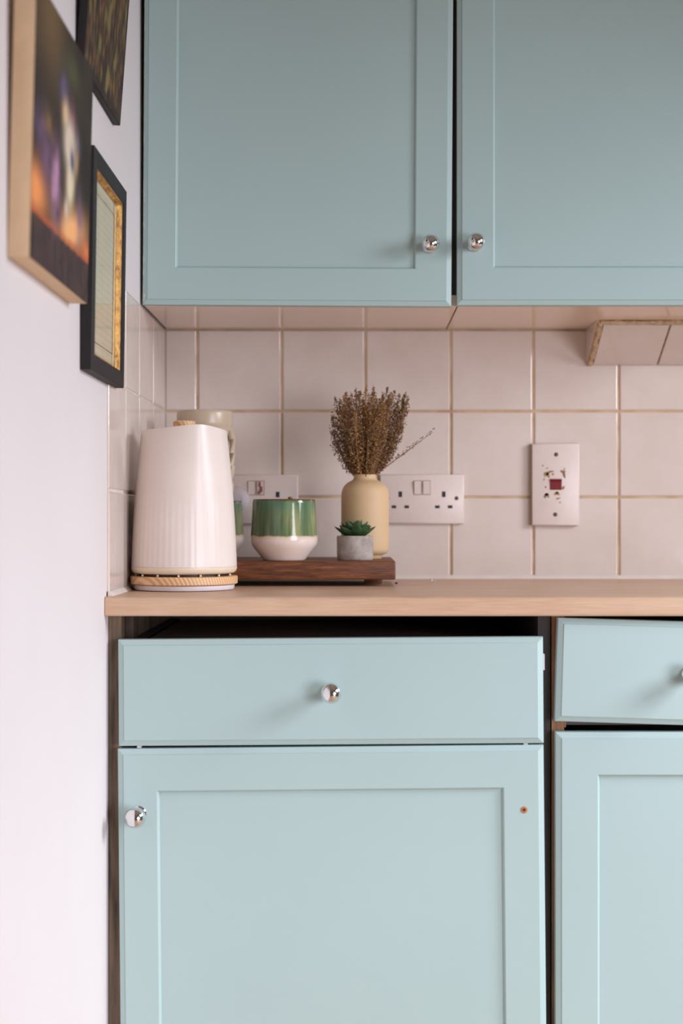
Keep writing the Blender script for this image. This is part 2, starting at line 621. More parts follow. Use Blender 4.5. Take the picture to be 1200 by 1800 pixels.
# sloping front tiles
sl = math.atan2(60, 112)   # slope of the face
slen = math.hypot(60, 112) - 8
ux, uz = 112 / math.hypot(60, 112), 60 / math.hypot(60, 112)
edges_x = [420, 534, 683, 832, 981]
for i in range(4):
    x0, x1 = edges_x[i] + 1.3, edges_x[i + 1] - 1.3
    bm = bmesh.new()
    rect = []
    for x, s_ in ((x0, 1), (x1, 1), (x1, slen), (x0, slen)):
        rect.append((x, 2 + ux * s_, 277 + uz * s_))
    nd, nz = uz, -ux   # outward normal of the face (out from wall, down)
    lo = [bm.verts.new(W(x, d, z) - LO) for x, d, z in rect]
    hi = [bm.verts.new(W(x, d + nd * 4, z + nz * 4) - LO) for x, d, z in rect]
    for k in range(4): bm.faces.new((lo[k], lo[(k + 1) % 4], hi[(k + 1) % 4], hi[k]))
    bm.faces.new(list(reversed(lo))); bm.faces.new(hi)
    bmesh.ops.recalc_face_normals(bm, faces=bm.faces)
    bmesh.ops.bevel(bm, geom=list(bm.edges), offset=.0010, segments=2, affect='EDGES')
    obj('tile', bm, M['tile'], ledge)
# lumpy adhesive line along the open edges
bm = bmesh.new()
pts = []
for i in range(24):
    t = i / 23
    pts.append(W(416 + rnd.uniform(-.8, .8), 3 + 110 * t, 275.5 + 59 * t) - LO)
tube(bm, pts, [.0050 + rnd.uniform(-.0010, .0010) for _ in pts], 6)
pts = []
for i in range(60):
    t = i / 59
    pts.append(W(416 + 560 * t, 113 + rnd.uniform(-.8, .8), 333.2 + rnd.uniform(-.5, .5)) - LO)
tube(bm, pts, [.0034 + rnd.uniform(-.001, .0009) for _ in pts], 6)
obj('adhesive_bead', bm, M['adhesive'], ledge)


# ------------------------------------------------------------------ knobs, doors, drawers
def knob_mesh():
    b = bmesh.new()
    prof = [(0, 0), (.0095, 0), (.0098, .0012), (.0088, .0028), (.0062, .004), (.0050, .008), (.0056, .0105), (.0085, .0120),
            (.0088, .0136)]
    for i in range(1, 13):
        a = -0.80 + (math.pi / 2 + 0.80) * i / 12
        prof.append((.0120 * math.cos(a), .0228 + .0120 * math.sin(a)))
    prof[-1] = (0, prof[-1][1])
    prof = [(r * 1.16, z * 1.12) for r, z in prof]
    lathe(b, prof, 36)
    bmesh.ops.rotate(b, verts=b.verts, cent=(0, 0, 0), matrix=Matrix.Rotation(R(90), 3, 'X'))
    bmesh.ops.recalc_face_normals(b, faces=b.faces)
    me = bpy.data.meshes.new('knob')
    b.to_mesh(me); b.free()
    for p in me.polygons: p.use_smooth = True
    me.set_sharp_from_angle(angle=R(40))
    me.materials.append(M['chrome'])
    return me


KNOB = knob_mesh()


def knob(parent, x, z, y):
    return link_mesh('knob', KNOB, None, parent, (x, y, z))


def door(name, parent, w, h, fl, fr, ft, fb, loc, rot=0, t=.019, ch=.0075, rec=.0048, mat=None):
    """framed door; local origin bottom-left of its back; front faces -Y; returns the frame object"""
    mat = mat or M['paint']
    b = bmesh.new()
    st = .0011
    v = loops(b, [(fl, w - fr, fb, h - ft, 0), (0, w, 0, h, 0), (0, w, 0, h, -t + .0048), (.0006, w - .0006, .0006, h - .0006, -t + .0040),
                  (ch, w - ch, ch, h - ch, -t + st + .0003), (ch + .0006, w - ch - .0006, ch + .0006, h - ch - .0006, -t),
                  (fl, w - fr, fb, h - ft, -t), (fl + .0014, w - fr - .0014, fb + .0014, h - ft - .0014, -t + .0012),
                  (fl + .0032, w - fr - .0032, fb + .0032, h - ft - .0032, -t + rec), (fl + .0032, w - fr - .0032, fb + .0032, h - ft - .0032, -t + rec + .003)])
    d = obj(name, b, mat, parent, loc, (0, R(rot), 0), smooth=0)
    b = bmesh.new()
    box(b, fl - .0 + .0032, w - fr - .0032, -t + rec, -.004, fb + .0032, h - ft - .0032)
    obj('door_panel', b, mat, d, smooth=0)
    return d


def drawer(parent, w, h, loc, rot=0, t=.019, ch=.0075):
    b = bmesh.new()
    v = loops(b, [(0, w, 0, h, 0), (0, w, 0, h, -t + .0055), (.0006, w - .0006, .0006, h - .0006, -t + .0045), (ch, w - ch, ch, h - ch, -t + .0014),
                  (ch + .0006, w - ch - .0006, ch + .0006, h - ch - .0006, -t)])
    b.faces.new(v[0]); b.faces.new(v[-1])
    return obj('drawer_front', b, M['paint'], parent, loc, (0, R(rot), 0), smooth=0)


# ------------------------------------------------------------------ wall cabinets
UZ = 337   # underside
UD = 267   # carcass depth


def wall_cabinet(x0, x1, label):
    """thing at its back bottom-left corner; carcass panels as parts"""
    o = thing('wall_cabinet', W(x0, 0, UZ), label, 'cabinet', 'wall cabinets above the tiles')
    w, h, d = (x1 - x0) * MM, .715, UD * MM
    y0 = -.0015
    bxo('bottom_panel', M['underside'], o, 0.0008, w - .0008, -d, y0, 0, .018, .0006, 1)
    bxo('side_panel', M['gapboard'], o, 0.0008, .0165, -d, y0, .0182, h, .0004, 1)
    bxo('side_panel', M['gapboard'], o, w - .0165, w - .0008, -d, y0, .0182, h, .0004, 1)
    bxo('top_panel', M['underside'], o, .0167, w - .0167, -d, y0, h - .018, h)
    bxo('back_panel', M['underside'], o, .0167, w - .0167, -.009, y0, .0182, h - .0182)
    return o


cab = wall_cabinet(-327.5, 164, 'pale blue-green wall cabinet in the corner beside the pictures, chrome knob at its right edge')
# left door: px 249..793 wide, bottom at 536
d_ = door('door', cab, .481, .700, .0510, .0560, .0560, .0570, (-.0002, -.268, .0005), rot=.35, mat=M['paint_chipped'])
knob(d_, .4465, .0925, -.019)
cab = wall_cabinet(164.6, 664, 'pale blue-green wall cabinet over the cooker switch, chrome knob at its left edge')
d_ = door('door', cab, .500, .700, .0560, .0560, .0560, .0575, (-.0024, -.268, -.0005), rot=0.0, mat=M['paint'])
knob(d_, .0275, .0935, -.019)

# ------------------------------------------------------------------ worktop
bm = bmesh.new()
prof = []
T = .0260
r1, r2 = .006, .0035
for i in range(7):
    a = math.pi / 2 * i / 6
    prof.append((.600 - r1 + r1 * math.sin(a), -r1 + r1 * math.cos(a)))
for i in range(5):
    a = math.pi / 2 * i / 4
    prof.append((.600 - r2 + r2 * math.cos(a), -T + r2 - r2 * math.sin(a)))
prof = [(.0015, 0)] + prof + [(.0015, -T)]
xa, xb = -.3312, 1.16
va = [bm.verts.new((xa, -d, z)) for d, z in prof]
vb = [bm.verts.new((xb, -d, z)) for d, z in prof]
n = len(prof)
for i in range(n): bm.faces.new((va[i], va[(i + 1) % n], vb[(i + 1) % n], vb[i]))
bm.faces.new(va); bm.faces.new(list(reversed(vb)))
wt = obj('worktop', bm, M['beech'], None, (0, 0, CAM_Z + WT * MM), smooth=50)
tag(wt, 'long pale beech laminate worktop running over the base cabinets', 'worktop')

# ------------------------------------------------------------------ base cabinets
BT = WT - 26.0   # carcass top
FD = 569         # carcass depth


def base_cabinet(x0, x1, label, left_mat, right_mat):
    o = thing('base_cabinet', W(x0, 0, -1002), label, 'cabinet', 'base cabinets under the worktop')
    w, d = (x1 - x0) * MM, FD * MM
    top = (1002 + BT) * MM - .0006
    y0 = -.004
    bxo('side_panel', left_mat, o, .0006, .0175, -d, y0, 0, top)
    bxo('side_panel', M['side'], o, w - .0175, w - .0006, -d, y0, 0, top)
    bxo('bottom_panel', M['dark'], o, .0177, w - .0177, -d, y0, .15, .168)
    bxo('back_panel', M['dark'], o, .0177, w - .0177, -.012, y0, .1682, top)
    bxo('plinth', M['dark'], o, .0177, w - .0177, -d + .04, -d + .058, 0, .1498)
    return o, top


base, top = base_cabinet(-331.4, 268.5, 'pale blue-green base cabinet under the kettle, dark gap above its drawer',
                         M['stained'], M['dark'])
# pieces inside the open slot
bxo('drawer_runner', M['gapboard'], base, .0178, .034, -.50, -.06, .795, .835)
bxo('drawer_runner', M['gapboard'], base, .5650, .5821, -.50, -.06, .795, .835)
bxo('drawer_box', M['dark'], base, .042, .556, -.560, -.10, .710, .835)
bxo('corner_bracket', M['gapboard'], base, .0177, .030, -.545, -.500, .838, top - .001, .001)
dr = drawer(base, .5720, .1435, (.0163, -.5705, .6990), rot=-.40)
knob(dr, .2868, .0728, -.019)
bxo('runner_bracket', M['bright_plastic'], dr, .5722, .5742, -.012, -.002, .098, .120, .0004, 1)
for px in (.024, .545):
    bxo('bumper', M['bright_plastic'], dr, px, px + .006, -.0125, -.004, -.0030, -.0002, .0006, 1)
dd = door('door', base, .5730, .5440, .0525, .0540, .0560, .0560, (.0202, -.5705, .1515), rot=-.55)
knob(dd, .0275, .4570, -.019)
# bare screw hole with a wooden ring
bm = bmesh.new()
lathe(bm, [(.0046, 0), (.0047, .0005), (.0036, .0009), (.0022, .0007), (.0020, .0002)], 20, cap=True)
bmesh.ops.rotate(bm, verts=bm.verts, cent=(0, 0, 0), matrix=Matrix.Rotation(R(90), 3, 'X'))
h = obj('screw_hole', bm, plain('bare_wood_hole', rgb(186, 122, 84), 0.9, vary=.25, scale=300), dd, (.5455, -.0190, .4575))
h['label'] = 'bare wooden screw hole where a knob is missing'
bm = bmesh.new()
lathe(bm, [(.0018, 0), (.0018, .0012), (0, .0013)], 16)
bmesh.ops.rotate(bm, verts=bm.verts, cent=(0, 0, 0), matrix=Matrix.Rotation(R(90), 3, 'X'))
obj('hole_centre', bm, M['gapboard'], dd, (.5455, -.0190, .4575))

base2, top2 = base_cabinet(269.2, 868, 'pale blue-green base cabinet below the cooker switch, its drawer front hanging askew',
                           M['brown'], M['dark'])
bxo('rail_end', M['brown'], base2, .0177, .0200, -.569, -.520, .722, .744)
bxo('front_rail', M['dark'], base2, .0202, .581, -.545, -.520, .722, .744)
bxo('drawer_box', M['dark'], base2, .042, .556, -.560, -.10, .748, .850)
dr = drawer(base2, .5720, .1395, (.0026, -.5705, .7325), rot=1.75)
knob(dr, .1790, .0700, -.019)
dd = door('door', base2, .5700, .5640, .0560, .0560, .0565, .0560, (.0035, -.5705, .1540), rot=0.0)
knob(dd, .5400, .4700, -.019)


# ------------------------------------------------------------------ pictures on the left wall
def wall_at(y_d, z):
    return W(WALLX + .3, y_d, z)


# (a) unframed block painting, nearest the camera
def blob(u, v, cu, cv, su, sv, ang=0):
    du, dv = u - cu, v - cv
    ca, sa = math.cos(ang), math.sin(ang)
    a, b2 = du * ca + dv * sa, -du * sa + dv * ca
    return math.exp(-((a / su) ** 2 + (b2 / sv) ** 2))


def mixc(a, b2, t):
    t = max(0.0, min(1.0, t))
    return tuple(x + (y - x) * t for x, y in zip(a, b2))


def still_life(u, v):
    n1 = mnoise.noise(Vector((u * 5, v * 5, 1.3))); n2 = mnoise.noise(Vector((u * 17, v * 17, 7.1)))
    c = mixc(rgb(44, 38, 34)[:3], rgb(60, 52, 42)[:3], .5 + n1)
    c = mixc(c, rgb(112, 88, 58)[:3], .9 * blob(u, v, .22, .95, .25, .22))
    c = mixc(c, rgb(86, 92, 60)[:3], .6 * blob(u, v, .60, .86, .12, .06))
    table = .17 + .01 * n2
    k0 = max(0.0, min(1.0, (v - table) / .02 + .5))
    wood = mixc(rgb(58, 44, 44)[:3], rgb(76, 58, 54)[:3], .5 + n2)
    c = mixc(c, rgb(236, 150, 86)[:3], 1.15 * blob(u, v, .04, .26, .17, .09))
    c = mixc(c, rgb(240, 176, 116)[:3], 1.15 * blob(u, v, .66, .24, .24, .075, .2))
    c = mixc(c, rgb(226, 130, 76)[:3], .8 * blob(u, v, .95, .21, .10, .05))
    c = mixc(c, rgb(196, 92, 52)[:3], .7 * math.exp(-((v - table - .012) / .014) ** 2))
    c = mixc(wood, c, k0 * k0 * (3 - 2 * k0))
    for cu, cv, su, sv, col, k in ((.47, .75, .07, .06, (104, 92, 128), .7), (.62, .64, .06, .09, (150, 86, 112), .8),
                                   (.72, .60, .05, .05, (132, 124, 142), .6), (.12, .50, .09, .07, (112, 86, 116), .75),
                                   (.22, .54, .07, .05, (146, 112, 66), .6), (.36, .36, .07, .12, (196, 146, 176), .85),
                                   (.20, .40, .08, .09, (124, 90, 120), .7), (.80, .32, .05, .10, (116, 92, 124), .7),
                                   (.42, .24, .06, .06, (86, 60, 84), .7), (.55, .30, .03, .04, (232, 206, 196), .7)):
        c = mixc(c, rgb(*col)[:3], k * blob(u, v, cu, cv, su, sv) * (1 + .8 * n2))
    c = mixc(c, rgb(216, 178, 138)[:3], 1.2 * blob(u, v, .50, .665, .05, .05, .6))
    c = mixc(c, rgb(214, 198, 176)[:3], 1.5 * blob(u, v, .58, .57, .085, .085))
    c = mixc(c, rgb(222, 206, 172)[:3], 1.5 * blob(u, v, .615, .43, .06, .10, -.15))
    c = mixc(c, rgb(70, 72, 116)[:3], 1.2 * blob(u, v, .635, .515, .03, .05, .3))
    c = mixc(c, rgb(196, 152, 96)[:3], .8 * blob(u, v, .72, .53, .025, .05))
    return c


def woodland(u, v):
    n1 = mnoise.noise(Vector((u * 7, v * 7, 3.3))); n2 = mnoise.noise(Vector((u * 30, v * 16, 2.1)))
    n3 = mnoise.noise(Vector((u * 14, v * 9, 9.7)))
    c = mixc(rgb(58, 46, 38)[:3], rgb(86, 68, 50)[:3], .5 + n1)
    c = mixc(c, rgb(122, 88, 56)[:3], 2.2 * (n2 - .08))
    c = mixc(c, rgb(126, 116, 70)[:3], 2.4 * (n3 - .18))
    c = mixc(c, rgb(48, 38, 34)[:3], 2.5 * (-n2 - .15))
    e = min(u, 1 - u, v)
    if e < .035: c = mixc(c, rgb(52, 40, 36)[:3], .8)
    return c


def print_face(name, parent, w, h, x, fn, nu=70, nv=70):
    """painted face in the local x plane, y 0..w, z 0..h"""
    b = bmesh.new()
    col = b.loops.layers.float_color.new('print')
    g = [[b.verts.new((x, w * i / nu, h * j / nv)) for j in range(nv + 1)] for i in range(nu + 1)]
    for i in range(nu):
        for j in range(nv):
            f = b.faces.new((g[i][j], g[i + 1][j], g[i + 1][j + 1], g[i][j + 1]))
            for lp in f.loops:
                lp[col] = (*fn(lp.vert.co.y / w, lp.vert.co.z / h), 1)
    me = bpy.data.meshes.new(name)
    b.to_mesh(me); b.free()
    return link_mesh(name, me, M['print'], parent)


o = thing('block_painting', wall_at(1135, 254), 'thick unframed block picture of flowers and pale vase on dark ground, biggest on white wall',
          'picture', 'pictures on the left wall', (0, R(1.5), 0))
bxo('wooden_block', M['canvas_edge'], o, 0, .0215, 0, .295, 0, .270, .0012, 2)
print_face('painted_face', o, .295, .270, .0218, still_life, 110, 110)

# (b) small framed document
o = thing('framed_picture', wall_at(771, 184.5), 'small black picture frame with gold inner edge holding a yellowed written sheet',
          'picture', 'pictures on the left wall', (0, R(.85), 0))
FW, FH, FT, RW = .244, .273, .0142, .0215


def mitred(profile, w, h):
    """four mitred rails: returns list of bmeshes; profile is a closed polygon of (inset, x)"""
    out = []
    def corner(ins):
        return [(ins, ins), (w - ins, ins), (w - ins, h - ins), (ins, h - ins)]
    for k in range(4):
        b = bmesh.new()
        A = [b.verts.new((x, *corner(ins)[k])) for ins, x in profile]
        B = [b.verts.new((x, *corner(ins)[(k + 1) % 4])) for ins, x in profile]
        n = len(profile)
        for i in range(n): b.faces.new((A[i], A[(i + 1) % n], B[(i + 1) % n], B[i]))
        b.faces.new(A); b.faces.new(list(reversed(B)))
        out.append(b)
    return out


for b in mitred([(0, 0), (0, FT - .001), (.001, FT), (RW - .003, FT), (RW, FT - .002), (RW, 0)], FW, FH):
    obj('frame_rail', b, M['black_frame'], o)
for b in mitred([(RW, .002), (RW, FT - .0022), (RW + .0012, FT - .0026), (RW + .0045, FT - .0084), (RW + .0055, FT - .0090), (RW + .0055, .002)], FW, FH):
    obj('gilt_slip', b, M['gilt'], o)
bxo('document', M['script'], o, .001, .0045, RW + .0056, FW - RW - .0056, RW + .0056, FH - RW - .0056)
bm = bmesh.new()
mb = RW + .020
for y0, y1, z0, z1 in ((mb, mb + .0016, mb, FH - mb), (FW - mb - .0016, FW - mb, mb, FH - mb), (mb, FW - mb, mb, mb + .0016), (mb, FW - mb, FH - mb - .0016, FH - mb)):
    box(bm, .0046, .0049, y0, y1, z0, z1)
obj('gold_border_line', bm, M['gilt'], o, smooth=0)
bxo('glass', M['glass'], o, .0052, .0066, RW + .0056, FW - RW - .0056, RW + .0056, FH - RW - .0056, smooth=0)

# (c) dark woodland picture at the top
o = thing('painting', wall_at(800, 548), 'thin dark brown mottled picture high on white wall beside wall cabinet, leaning forward',
          'picture', 'pictures on the left wall', (0, R(4.2), 0))
bxo('backing_board', M['black_frame'], o, 0, .0092, 0, .270, 0, .330, .0012, 2)
print_face('painted_face', o, .270, .330, .0095, woodland, 64, 72)


# ------------------------------------------------------------------ sockets and switch on the tiles
def slot(parent, x, z, w, h, y, mat='socket_hole', name='pin_slot'):
    return bxo(name, M[mat], parent, x - w / 2, x + w / 2, y - .0004, y + .0010, z - h / 2, z + h / 2)


def double_socket(x, z, label):
    o = thing('double_socket', W(x, 1.3, z), label, 'socket', 'double sockets on the tiles')
    b = bmesh.new()
    w, h, t = .147, .086, .0095
    v = loops(b, [(-w / 2 + .001, w / 2 - .001, -h / 2 + .001, h / 2 - .001, 0), (-w / 2, w / 2, -h / 2, h / 2, -.0005), (-w / 2, w / 2, -h / 2, h / 2, -t + .0022),
                  (-w / 2 + .0008, w / 2 - .0008, -h / 2 + .0008, h / 2 - .0008, -t + .0008), (-w / 2 + .0024, w / 2 - .0024, -h / 2 + .0024, h / 2 - .0024, -t)])
    b.faces.new(v[0]); b.faces.new(v[-1])
    obj('face_plate', b, M['white_plastic'], o, smooth=50)
    for s in (-1, 1):
        cx = s * .038
        slot(o, cx, .0085, .0062, .0098, -t)
        slot(o, cx - .0112, -.0135, .0078, .0050, -t)
        slot(o, cx + .0112, -.0135, .0078, .0050, -t)
        bm = bmesh.new()
        lathe(bm, [(.0034, -.001), (.0034, .0006), (.0026, .0009), (0, .0009)], 16)
        bmesh.ops.rotate(bm, verts=bm.verts, cent=(0, 0, 0), matrix=Matrix.Rotation(R(90), 3, 'X'))
        obj('screw', bm, M['screw'], o, (s * .0605, -t, .0015))
    for s in (-1, 1):
        cx = s * .0078
        bxo('switch_surround', M['plate_edge'], o, cx - .0071, cx + .0071, -t - .0003, -t + .001, .0072, .0328)
        b = bmesh.new()
        tri = [(-t + .001, .0085), (-t - .0012, .0085), (-t - .0026, .020), (-t - .0038, .0315), (-t + .001, .0315)]
        A = [b.verts.new((cx - .0059, y, z_)) for y, z_ in tri]
        B = [b.verts.new((cx + .0059, y, z_)) for y, z_ in tri]
        for i in range(5): b.faces.new((A[i], A[(i + 1) % 5], B[(i + 1) % 5], B[i]))
        b.faces.new(A); b.faces.new(list(reversed(B)))
        obj('rocker_switch', b, M['white_plastic'], o)
    return o


s1 = double_socket(-169.5, 38, 'cream double socket half hidden behind kettle and green pots, red-marked switch, plug in it')
# worn red marking on its right-hand switch
for k, (zx, zz, ww, hh) in enumerate(((.0066, .0265, .0034, .0085), (.0092, .0175, .0042, .010), (.0060, .0120, .0030, .005))):
    bxo('red_mark', M['red_stain'], s1, zx - ww / 2, zx + ww / 2, -.0095 - .0042, -.0095 - .0030 if zz > .02 else -.0095 - .0006, zz - hh / 2, zz + hh / 2)
s2 = double_socket(121, 38.5, 'cream double socket right of the vase, four dark pin slots and both switches in view')

# plug in the left socket
pl = thing('plug', W(-203, 11.2, 38), 'round white plug pushed into the half-hidden socket behind the kettle', 'plug')
bm = bmesh.new()
lathe(bm, [(.0215, 0), (.0225, .002), (.0222, .014), (.019, .024), (.013, .030), (0, .0315)], 36)
bmesh.ops.rotate(bm, verts=bm.verts, cent=(0, 0, 0), matrix=Matrix.Rotation(R(90), 3, 'X'))
obj('plug_body', bm, M['bright_plastic'], pl)
bm = bmesh.new()
tube(bm, [(0, -.016, -.020), (0, -.018, -.030), (-.004, -.018, -.042), (-.010, -.016, -.060), (-.016, -.015, -.0735)], .0032, 8)
obj('flex', bm, M['bright_plastic'], pl)

# cooker switch
sw = thing('cooker_switch', W(354.5, 1.3, 64), 'tall cream cooker switch plate with red square rocker and faded leaf prints', 'switch')
b = bmesh.new()
w, h, t = .083, .143, .0125
v = loops(b, [(-w / 2, w / 2, -h / 2, h / 2, 0), (-w / 2, w / 2, -h / 2, h / 2, -.004)])
b.faces.new(v[0]); b.faces.new(v[-1])
obj('back_box', b, M['plate_edge'], sw, smooth=0)
b = bmesh.new()
v = loops(b, [(-w / 2, w / 2, -h / 2, h / 2, -.0042), (-w / 2, w / 2, -h / 2, h / 2, -t + .0020),
              (-w / 2 + .0008, w / 2 - .0008, -h / 2 + .0008, h / 2 - .0008, -t + .0007), (-w / 2 + .0024, w / 2 - .0024, -h / 2 + .0024, h / 2 - .0024, -t)])
b.faces.new(v[0]); b.faces.new(v[-1])
obj('face_plate', b, M['white_plastic'], sw, smooth=50)
b = bmesh.new()
tri = [(-t + .001, -.0095), (-t - .0006, -.0095), (-t - .0012, .0045), (-t - .0034, .0095), (-t + .001, .0095)]
A = [b.verts.new((-.0102, y, z_)) for y, z_ in tri]
B = [b.verts.new((.0102, y, z_)) for y, z_ in tri]
for i in range(5): b.faces.new((A[i], A[(i + 1) % 5], B[(i + 1) % 5], B[i]))
b.faces.new(A); b.faces.new(list(reversed(B)))
obj('red_rocker', b, M['red'], sw, smooth=0)
for zz in (.0525, -.0525):
    bm = bmesh.new()
    lathe(bm, [(.0036, -.001), (.0036, .0005), (.0028, .0009), (0, .0009)], 16)
    bmesh.ops.rotate(bm, verts=bm.verts, cent=(0, 0, 0), matrix=Matrix.Rotation(R(90), 3, 'X'))
    obj('screw', bm, M['screw'], sw, (.0008 if zz > 0 else -.0008, -t, zz))


def print_leaf(b, x, z, ln, wd, ang):
    n = 8
    vsx = []
    for i in range(n):
        a = 2 * math.pi * i / n
        px, pz = ln * .62 * math.cos(a), wd * .70 * math.sin(a) * (1 - .35 * math.cos(a))
        vsx.append(b.verts.new((x + px * math.cos(ang) - pz * math.sin(ang), -t - .00025, z + px * math.sin(ang) + pz * math.cos(ang))))
    b.faces.new(vsx)


# positions read off the plate in mm from its centre
bm = bmesh.new()
for x, z, ln, wd, a in ((-16, 19, 9, 5, 20), (-13.5, 16, 8, 4, -65), (-8, 22.5, 9, 2.4, 5), (14.5, 17, 8, 3.4, -75), (15.5, 13, 5, 1.6, -60),
                        (13.3, -5.5, 6, 3.2, 55), (-18, -19.5, 8, 3.6, 70), (-14, -19, 7.5, 3.4, -70), (-16, -17.5, 6, 3.2, 10),
                        (.6, -15.5, 7, 3.6, 40), (3.6, -15.8, 7, 3.4, -45), (4.2, -24.5, 7, 2.2, 14), (-15, 28.5, 4, 1.6, 30), (-20.5, 9, 4.5, 1.6, 80)):
    print_leaf(bm, x * MM, z * MM, ln * MM, wd * MM, R(a))
obj('leaf_print', bm, M['leaf_print'], sw, smooth=0)
bm = bmesh.new()
for x, z, ln, wd, a in ((13.5, 22.5, 6.5, 3.6, 10), (9.5, 23.5, 4, 2.2, 60), (-5, 18, 4, 2.6, 20), (-22.5, 33, 2.5, 2, 0), (15, 27.5, 2.6, 2, 40),
                        (-17.5, -4.5, 2.6, 2.6, 0), (7.5, -31.5, 2.6, 2, 30), (-19, 14, 2, 1.4, 0)):
    print_leaf(bm, x * MM, z * MM, ln * MM, wd * MM, R(a))
obj('flower_print', bm, M['rust_print'], sw, smooth=0)['kind'] = 'stuff'

# ------------------------------------------------------------------ wooden board on feet
board = thing('serving_board', W(-117, 175, WT), 'dark walnut board raised on low feet, carrying the vase and green pots', 'board')
bm = bmesh.new()
box(bm, -.183, .183, -.125, .125, .0105, .0395, .0022, 3)
obj('plank', bm, M['walnut'], board)
for sx in (-1, 1):
    bxo('foot', M['walnut'], board, sx * .150 - .014, sx * .150 + .014, -.045, .100, 0, .0104, .001)

# ------------------------------------------------------------------ kettle
KC = W(-249, 399, WT)
ket = thing('kettle', KC, 'cream-white cordless kettle with pine lid knob standing on a round pine power base', 'kettle')
bm = bmesh.new()
lathe(bm, [(.068, 0), (.0725, .0012), (.074, .0035), (.074, .0078), (.072, .0085)], 72)
obj('power_base', bm, M['bright_plastic'], ket)
bm = bmesh.new()
lathe(bm, [(.0765, .0086), (.0786, .0098), (.0788, .0195), (.0775, .0208), (.070, .0209)], 72)
obj('wooden_ring', bm, M['pine'], ket)
bm = bmesh.new()
lathe(bm, [(.066, .0210), (.066, .0242)], 48)
obj('contact_plate', bm, M['kettle_dark'], ket)
for k in range(7):
    a = R(-90 + (k - 3) * 26)
    bm = bmesh.new()
    bmesh.ops.create_uvsphere(bm, u_segments=8, v_segments=6, radius=.0019)
    obj('stud', bm, M['kettle_cream'], ket, (.070 * math.cos(a), .070 * math.sin(a), .0226))
bm = bmesh.new()
lathe(bm, [(.068, .0243), (.0735, .0253), (.0765, .028), (.0777, .032), (.0777, .0345)], 72)
obj('lower_rim', bm, M['kettle_cream'], ket)

SP = R(-90 + 24)      # spout direction: towards the camera and a little right
KH = .2335            # rim height


def kettle_fn(a, r, z):
    da = (a - SP + math.pi) % (2 * math.pi) - math.pi
    t = max(0, (z - .085) / (KH - .085))
    lip = math.exp(-(abs(da) / .42) ** 1.6)
    r2 = r + .0085 * lip * t ** 1.7
    # fine flutes that fade out above the middle
    fl = max(0, min(1, (.150 - z) / .05))
    r2 += .00013 * fl * math.cos(52 * a)
    top = max(0, min(1, (z - .19) / (KH - .19)))
    z2 = z + top * (.0055 * math.exp(-(abs(da) / .60) ** 1.7) - .0012 * (.5 - .5 * math.cos(da)))
    return r2, z2


prof = []
NZ = 44
for i in range(NZ + 1):
    t = i / NZ
    z = .0347 + (KH - .0347) * t
    r = .0775 + (.0628 - .0775) * t + .0022 * math.sin(math.pi * t)
    if i == 0: r = .0772
    prof.append((r, z))
prof += [(.0626, KH + .0008), (.0612, KH + .0008), (.0600, KH - .004), (.0580, KH - .010)]
bm = bmesh.new()
lathe(bm, prof, 312, kettle_fn, cap=False)
obj('body', bm, M['enamel'], ket, smooth=50)
bm = bmesh.new()
lathe(bm, [(.0565, KH - .0105), (.057, KH - .0085), (.052, KH - .0070), (0, KH - .0065)], 48)
obj('lid', bm, M['enamel'], ket)
bm = bmesh.new()
lathe(bm, [(.0130, KH - .0064), (.0140, KH - .001), (.0165, KH + .0105), (.0165, KH + .0140), (.0150, KH + .0155), (0, KH + .0157)], 36)
obj('lid_knob', bm, M['pine'], ket)
# loop handle at the back, opposite the spout
hd = Vector((-math.cos(SP), -math.sin(SP), 0))
pts = []
for i in range(17):
    t = i / 16
    z = .205 - .135 * t
    out = .060 + .030 * math.sin(math.pi * min(1, t * 1.02)) ** .6 + .010 * t
    pts.append(hd * out + Vector((0, 0, z)))
bm = bmesh.new()
tube(bm, pts, .0068, 10)
obj('handle', bm, M['enamel'], ket)

# ------------------------------------------------------------------ things on the board
BZ = WT + 39.5


def pot(x, d, label):
    o = thing('lidded_pot', W(x, d, BZ), label, 'pot', 'two-tone glazed pots on the board')
    b = bmesh.new()
    lathe(b, [(.0315, 0), (.0330, .0010), (.0348, .0032), (.0400, .0100), (.0465, .0180), (.0506, .0240), (.0522, .0285), (.0527, .0335), (.0525, .040),
              (.0516, .055), (.0505, .075), (.0496, .0900), (.0493, .0945), (.0486, .0958), (.0476, .0952), (.0468, .092), (.0468, .090)], 72, cap=False)
    bmesh.ops.contextual_create(b, geom=[e for e in b.edges if e.is_boundary and all(abs(v.co.z) < 1e-6 for v in e.verts)])
    obj('pot_body', b, M['glaze'], o, smooth=50)
    b = bmesh.new()
    lathe(b, [(.0460, .0895), (.0465, .0905), (.0462, .0925), (.043, .0934), (0, .0936)], 48)
    obj('lid', b, M['pot_lid'], o)
    b = bmesh.new()
    lathe(b, [(.0024, .0934), (.0022, .0955), (.0036, .0975), (.0034, .0990), (0, .1000)], 20)
    obj('lid_knob', b, M['pot_lid'], o, (.0095, -.004, 0))
    return o


pot(-108, 262, 'green and cream glazed pot standing clear between kettle and vase')
pot(-236, 104, 'green and cream glazed pot mostly hidden behind the kettle')

